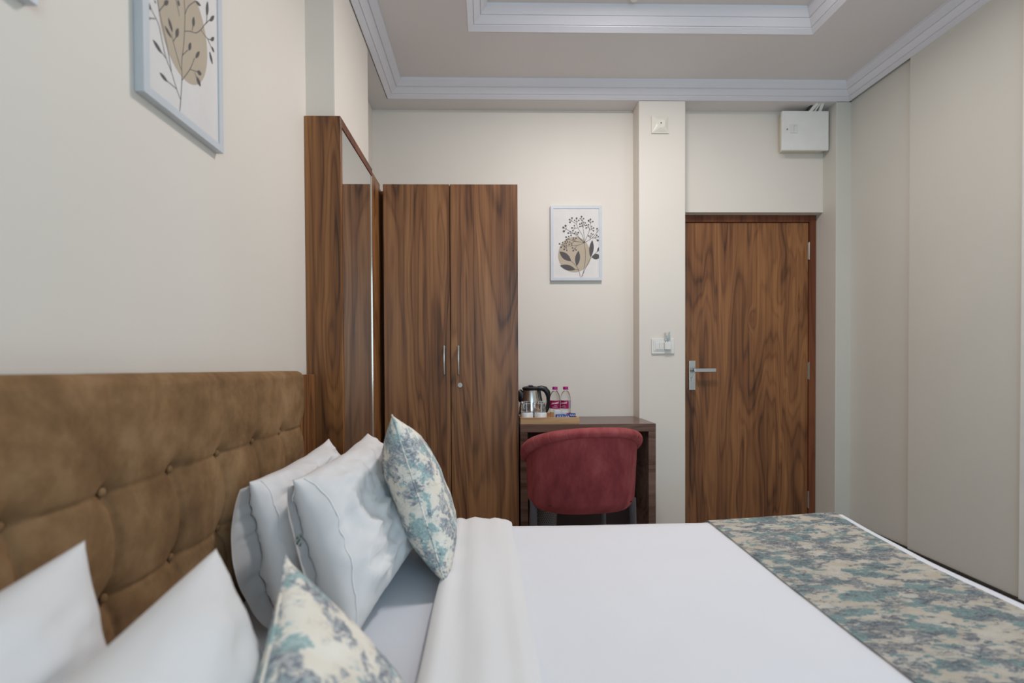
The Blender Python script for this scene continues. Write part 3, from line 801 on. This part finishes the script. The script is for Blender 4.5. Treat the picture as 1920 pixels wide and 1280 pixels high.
def picture(name, label, to3, Wd, Ht, blob, stems, leaves, dots, sw, group=None, fw_=.019):
    """to3(u, v, n): picture plane metres (u right, v up, n out of the wall) -> world"""
    t = thing(name, label, 'picture', to3(Wd/2, 0, 0), None, group)
    def slab(u0, u1, v0, v1, n0, n1):
        bm = bmesh.new(); vv = [bm.verts.new(to3(u, v, n)) for n in (n0, n1) for (u, v) in ((u0, v0), (u1, v0), (u1, v1), (u0, v1))]
        for f in ((0, 1, 2, 3), (7, 6, 5, 4), (0, 4, 5, 1), (1, 5, 6, 2), (2, 6, 7, 3), (3, 7, 4, 0)): bm.faces.new([vv[i] for i in f])
        return bm
    bm = slab(0, Wd, 0, fw_, .001, .020)
    for s in (slab(0, Wd, Ht-fw_, Ht, .001, .020), slab(0, fw_, fw_, Ht-fw_, .001, .020), slab(Wd-fw_, Wd, fw_, Ht-fw_, .001, .020)): join(bm, s)
    obj('frame', bm, 'frameblue', t)
    pr = obj('print', slab(fw_, Wd-fw_, fw_, Ht-fw_, .002, .0165), 'paper', t)
    lim = (fw_+.0005, Wd-fw_-.0005, fw_+.0005, Ht-fw_-.0005)
    def cl(p): return (min(max(p[0], lim[0]), lim[1]), min(max(p[1], lim[2]), lim[3]))
    if blob:
        bm = bmesh.new(); bm.faces.new([bm.verts.new(to3(*cl(p), .0168)) for p in blob]); obj('printed_circle', bm, 'tan', pr, recalc=False)
    bm = bmesh.new()
    for s in stems:
        L_, R_ = strokepoly(smooth_pts(s), sw)
        a = [bm.verts.new(to3(*cl(p), .0171)) for p in L_]; b = [bm.verts.new(to3(*cl(p), .0171)) for p in R_]
        for i in range(len(a)-1): bm.faces.new((a[i], a[i+1], b[i+1], b[i]))
    obj('printed_stems', bm, 'ink', pr, recalc=False)
    bm = bmesh.new()
    for (a, b, wd) in leaves: bm.faces.new([bm.verts.new(to3(*cl(p), .0174)) for p in leafpoly(a, b, wd)])
    for (p, r) in dots: bm.faces.new([bm.verts.new(to3(*cl((p[0]+r*math.cos(2*PI*k/14), p[1]+r*math.sin(2*PI*k/14))), .0174)) for k in range(14)])
    obj('printed_leaves', bm, 'ink', pr, recalc=False)
    return t
# (a) berry print on the back wall; drawing measured in eighths of a photo pixel
PW, PH_ = .331, .478; PU, PV = .4105, 1.628   # lower left corner of the frame on the back wall
k8 = PW/770
def q(p): return ((p[0]-92)*k8, (1195-p[1])*(PH_/1115))
hub = (597, 630)
st = [[(hub), (612, 740), (616, 850), (602, 975), (585, 1065), (555, 1147)], [(555, 1147), (600, 1045), (640, 960), (695, 855), (800, 755), (815, 740)], [(537, 1147), (520, 1060), (485, 985), (395, 900)], [(518, 1040), (490, 1036), (462, 1030)]]
clusters = [
 ((330, 430), [(440, 490)], [(285, 405, 16), (318, 378, 16), (292, 460, 17)]),
 ((400, 490), [(450, 490)], [(357, 487, 13), (385, 465, 10), (400, 522, 12)]),
 ((495, 515), [(540, 575)], [(508, 480, 13), (470, 470, 9), (452, 490, 10)]),
 ((410, 305), [(485, 355), (510, 425), (575, 530)], [(380, 287, 13), (414, 263, 13), (384, 325, 13)]),
 ((484, 325), [(485, 355)], [(483, 267, 14), (454, 297, 10), (517, 297, 11)]),
 ((460, 412), [(500, 412)], [(450, 375, 11), (414, 410, 13), (428, 452, 12)]),
 ((566, 310), [(578, 405), (597, 520)], [(558, 242, 13), (538, 270, 9), (590, 270, 10)]),
 ((572, 385), [(580, 405)], [(530, 352, 11), (557, 340, 11), (531, 390, 10)]),
 ((592, 370), [(580, 405)], [(590, 327, 10), (616, 335, 10), (616, 376, 9)]),
 ((692, 335), [(680, 440), (630, 560)], [(664, 303, 15), (691, 283, 13), (726, 315, 12)]),
 ((662, 400), [(680, 440)], [(660, 362, 10), (632, 368, 11), (627, 410, 12)]),
 ((700, 430), [(680, 445)], [(707, 387, 9), (738, 410, 11), (737, 453, 11)]),
 ((788, 480), [(720, 560), (640, 610)], [(790, 423, 13), (815, 440, 6)]),
 ((686, 560), [(682, 585)], [(665, 530, 11), (702, 493, 9), (728, 505, 9)]),
 ((755, 560), [(715, 560)], [(785, 520, 11), (808, 540, 11), (800, 597, 16)]),
 ((370, 578), [(440, 613), (530, 618)], [(325, 547, 13), (365, 537, 11), (332, 588, 13)]),
 ((450, 595), [(470, 610)], [(435, 563, 10), (475, 565, 12), (428, 585, 8)]),
 ((415, 640), [(440, 613)], [(375, 620, 10), (370, 655, 11), (410, 663, 9)]),
 ((285, 668), [(335, 680), (485, 675), (560, 648)], [(226, 648, 12), (272, 628, 11), (250, 698, 13)]),
 ((330, 650), [(335, 680)], [(313, 618, 11), (345, 618, 10), (305, 645, 8)]),
 ((330, 700), [(335, 680)], [(300, 690, 12), (296, 730, 13), (336, 745, 10)]),
 ((460, 718), [(485, 675)], [(420, 708, 11), (432, 748, 13), (475, 740, 11)])]
dots = []
for c, via, bs_ in clusters:
    st.append([c]+via+([hub] if len(via) > 1 or via[0] in ((440, 490), (540, 575)) else []))
    for (x, y, r) in bs_: dots.append((q((x, y)), r*k8)); st.append([c, (x, y)])
st = [[q(p) for p in s] for s in st]
lv = [((225, 762), (400, 905), .20), ((232, 970), (465, 1032), .17), ((510, 750), (482, 980), .16), ((718, 590), (692, 850), .13), ((842, 830), (705, 845), .30), ((830, 690), (792, 768), .2)]
lv = [(q(a), q(b), w_) for a, b, w_ in lv]
bl = [q((450+245*math.cos(2*PI*k/48)*(1+.02*math.sin(3*2*PI*k/48)), 808+266*math.sin(2*PI*k/48))) for k in range(48)]
picture('framed_print', 'framed berry sprig print on the back wall above the desk', lambda u, v, n: Vector((PU+u, YB-n, PV+v)), PW, PH_, bl, st, lv, dots, .0024, 'botanical prints in pale blue frames')
# (b) leafy branch print on the left wall
def Lw(u0, v0): return lambda u, v, n: Vector((XL+n, u0+u, v0+v))
U0, V0 = .956, 1.670
def p2(l): return [(a*.9853-U0, H+(b-H)*.9853-V0) for a, b in l]
stems = [[(1.0851, 1.6944), (1.0901, 1.7277), (1.0955, 1.7776), (1.0943, 1.8236), (1.1015, 1.8518), (1.1069, 1.8998), (1.1101, 1.9434), (1.1062, 1.9729), (1.108, 2.04)],
 [(1.0901, 1.7277), (1.0754, 1.7452), (1.0594, 1.7752), (1.0416, 1.7931), (1.0286, 1.8298), (1.0215, 1.8546), (1.0012, 1.8664), (.9924, 1.8781)],
 [(1.0594, 1.7752), (1.045, 1.83), (1.0215, 1.8846), (1.012, 1.93)], [(1.0416, 1.7931), (1.0299, 1.7978)], [(1.0754, 1.7452), (1.0466, 1.7448)], [(1.094, 1.80), (1.0874, 1.8075), (1.067, 1.8455), (1.0611, 1.8612)], [(1.067, 1.8484), (1.0779, 1.8675)],
 [(1.0955, 1.7776), (1.1258, 1.8218), (1.1431, 1.8603)], [(1.1258, 1.8218), (1.1546, 1.834)], [(1.1423, 1.8247), (1.1542, 1.8137)], [(1.099, 1.8384), (1.1174, 1.8627)],
 [(1.1069, 1.8998), (1.1278, 1.9154), (1.1493, 1.9247), (1.1694, 1.9478), (1.1878, 1.9769), (1.2094, 2.0041)], [(1.1349, 1.9214), (1.14, 1.9388)], [(1.1694, 1.9478), (1.1975, 1.9442), (1.2137, 1.9555)], [(1.1975, 1.9442), (1.2186, 1.9313)],
 [(1.1101, 1.9434), (1.1197, 1.9686), (1.1485, 2.0031)], [(1.0898, 1.9223), (1.0836, 1.9378), (1.0711, 1.9653), (1.06, 2.02)], [(1.022, 1.8822), (1.038, 1.9082)], [(1.0102, 1.8571), (.9954, 1.8474)], [(1.1961, 2.0022), (1.193, 1.9808)], [(1.108, 2.0), (1.13, 2.06)], [(1.07, 1.97), (1.03, 2.03)]]
leaves = [[(1.0019, 1.8069), (1.0299, 1.795)], [(1.0212, 1.7484), (1.0465, 1.7434)], [(1.039, 1.8634), (1.0609, 1.8512)], [(1.0515, 1.8907), (1.0645, 1.8665)], [(1.0848, 1.8911), (1.0757, 1.863)], [(1.1295, 1.889), (1.1211, 1.8637)], [(1.1632, 1.8906), (1.1465, 1.8625)], [(1.1696, 1.8387), (1.1522, 1.8324)], [(1.1495, 1.82), (1.1653, 1.8043)], [(1.1428, 1.9606), (1.1384, 1.9331)], [(1.2272, 2.0272), (1.2082, 1.9984)], [(1.2259, 1.969), (1.2109, 1.9503)], [(1.2133, 1.9374), (1.2251, 1.9292)], [(1.2049, 1.9188), (1.2166, 1.8926)], [(1.1996, 2.0431), (1.1945, 2.001)], [(1.1707, 2.0096), (1.1485, 2.0031)], [(1.0523, 1.9291), (1.038, 1.9082)], [(.9888, 1.8766), (.9958, 1.8648)], [(.9883, 1.8486), (.9953, 1.8434)], [(1.0862, 1.9571), (1.0872, 1.9435)], [(1.0092, 1.8966), (1.0128, 1.8913)], [(1.14, 2.085), (1.13, 2.055)], [(1.02, 2.055), (1.03, 2.03)], [(1.05, 2.05), (1.06, 2.02)], [(1.115, 2.075), (1.108, 2.04)]]
bl2 = [(1.1075*.9853-U0+.0865*math.cos(2*PI*k/48), H+.795*.9853-V0+.119*math.sin(2*PI*k/48)) for k in range(48)]
lvs = []
for l in leaves:
    a, b = p2(l); ln_ = math.hypot(a[0]-b[0], a[1]-b[1]); lvs.append((a, b, .30 if ln_ < .022 else (.17 if ln_ < .03 else .12)))
picture('framed_print', 'framed leafy branch print on the left wall above the headboard', Lw(U0, V0), .284, .455, bl2, [p2(s) for s in stems], lvs, [], .0016, 'botanical prints in pale blue frames', .018)
st3 = [[(.14, .03), (.15, .16), (.14, .30), (.15, .38)], [(.15, .16), (.09, .26)], [(.145, .22), (.21, .32)]]
picture('framed_print', 'framed print cut off by the upper left corner of the view', Lw(.452, 1.672), .284, .455, [(.13+.09*math.cos(2*PI*k/40), .25+.11*math.sin(2*PI*k/40)) for k in range(40)], st3, [((.09, .30), (.09, .26), .2), ((.22, .36), (.21, .32), .2), ((.15, .42), (.15, .38), .2)], [], .002, 'botanical prints in pale blue frames', .018)

# distribution box high beside the door
db = thing('distribution_box', 'grey metal electrical box with a small latch high on the wall over the door', 'electrical box', (2.03, YB, 2.45))
obj('box_body', bx(1.900, 2.166, 2.886, YB-.001, 2.452, 2.682, bev=.003), 'boxside', db)
cv = obj('cover', bx(1.880, 2.179, 2.868, 2.885, 2.443, 2.690, bev=.003), 'boxgrey', db)
obj('latch', bx(1.929, 1.977, 2.864, 2.8675, 2.549, 2.604, bev=.0015), 'white', cv)
bm = bx(1.950, 1.954, 2.8622, 2.8639, 2.557, 2.597); box(bm, 1.9541, 1.966, 2.8622, 2.8639, 2.591, 2.597); obj('latch_slot', bm, 'boxside', cv)
bm = bmesh.new(); tube(bm, [(1.911, 2.868, 2.573), (1.911, 2.865, 2.573)], .005, 12); obj('screw', bm, 'metal', cv, True)
for i, (a, b) in enumerate((((2.060, 2.895, 2.682), (2.084, 2.836, 2.724)), ((2.092, 2.895, 2.682), (2.100, 2.836, 2.724)), ((2.130, 2.895, 2.682), (2.116, 2.836, 2.724)))):
    bm = bmesh.new(); tube(bm, [a, b], .0115 if i != 1 else .007, 12); obj('conduit', bm, 'white', db, True)
bm = bmesh.new(); tube(bm, [(2.036, 2.90, 2.682), (2.050, 2.88, 2.702), (2.064, 2.86, 2.724)], .007, 8); obj('cable', bm, 'black', db, True)

# square blank plate with a raised centre on the pillar
bp = thing('wall_plate', 'ivory square plate with a raised pyramid face high on the pillar', 'plate', (1.079, YP, 2.571))
PX, PZ = 1.079, 2.571
obj('plate', bx(PX-.0535, PX+.0535, YP-.008, YP-.0005, PZ-.0535, PZ+.0535, bev=.001, seg=1), 'ivory', bp)
bm = bmesh.new(); a = [bm.verts.new((PX+x, YP-.008, PZ+z)) for x, z in ((-.05, -.05), (.05, -.05), (.05, .05), (-.05, .05))]
b = [bm.verts.new((PX+.025*math.cos(-PI*3/4+PI*2*k/24), YP-.022, PZ+.025*math.sin(-PI*3/4+PI*2*k/24))) for k in range(24)]
bm.faces.new(b)
for k in range(4):
    for j in range(6): bm.faces.new((a[k] if j < 3 else a[(k+1) % 4], b[(6*k+j) % 24], b[(6*k+j+1) % 24]))
    bm.faces.new((a[k], b[6*k+3], a[(k+1) % 4]))
obj('raised_face', bm, 'ivory', bp)
bm = bmesh.new(); tube(bm, [(PX, YP-.0218, PZ+.002), (PX, YP-.0232, PZ+.002)], .004, 12); obj('centre_dot', bm, 'black', bp)

# switch plate and key holder
sp_ = thing('switch_plate', 'white switch plate with two rockers on the pillar beside the door', 'switch', (1.092, YP, 1.20))
obj('surround', bx(1.024, 1.166, YP-.010, YP-.0005, 1.153, 1.249, bev=.004), 'white', sp_)
obj('insert', bx(1.036, 1.146, YP-.013, YP-.0102, 1.171, 1.236, bev=.002), 'white', sp_)
for x in (1.046, 1.071): obj('rocker', bx(x, x+.022, YP-.017, YP-.0132, 1.180, 1.224, bev=.002), 'white', sp_)
obj('key_slot', bx(1.099, 1.140, YP-.016, YP-.0132, 1.176, 1.232, bev=.002), 'white', sp_)
kr = thing('key_fob', 'white key tag with a small bunch of keys hanging over the switch plate', 'keys', (1.117, YP-.02, 1.21))
obj('tag', bx(1.099, 1.137, YP-.030, YP-.0165, 1.180, 1.222, bev=.002), 'white', kr)
bm = bmesh.new(); tube(bm, [(1.113+.010*math.cos(2*PI*k/20), YP-.022, 1.231+.010*math.sin(2*PI*k/20)) for k in range(20)], .0012, 6, closed=True); obj('ring', bm, 'metal', kr, True)
for (x, z, rz) in ((1.111, 1.238, -9), (1.124, 1.244, 7)):
    b = bx(-.0085, .0085, -.0015, .0015, 0, .026, bev=.001); box(b, -.004, .004, -.001, .001, .0262, .046); bmesh.ops.rotate(b, matrix=Matrix.Rotation(math.radians(rz), 3, 'Y'), verts=b.verts); bmesh.ops.translate(b, vec=(x, YP-.020-(.004 if rz > 0 else 0), z), verts=b.verts)
    obj('key', b, 'metal', kr)

# hook in the ceiling tray
bm = bmesh.new(); lathe(bm, [(.002, -.016), (.018, -.014), (.022, 0)], .72, 2.20, ZC+.0695, 20)
tag(obj('ceiling_rose', bm, 'boxgrey', None, True), 'small grey round cap on the ceiling tray at the top of the view', 'ceiling cap')
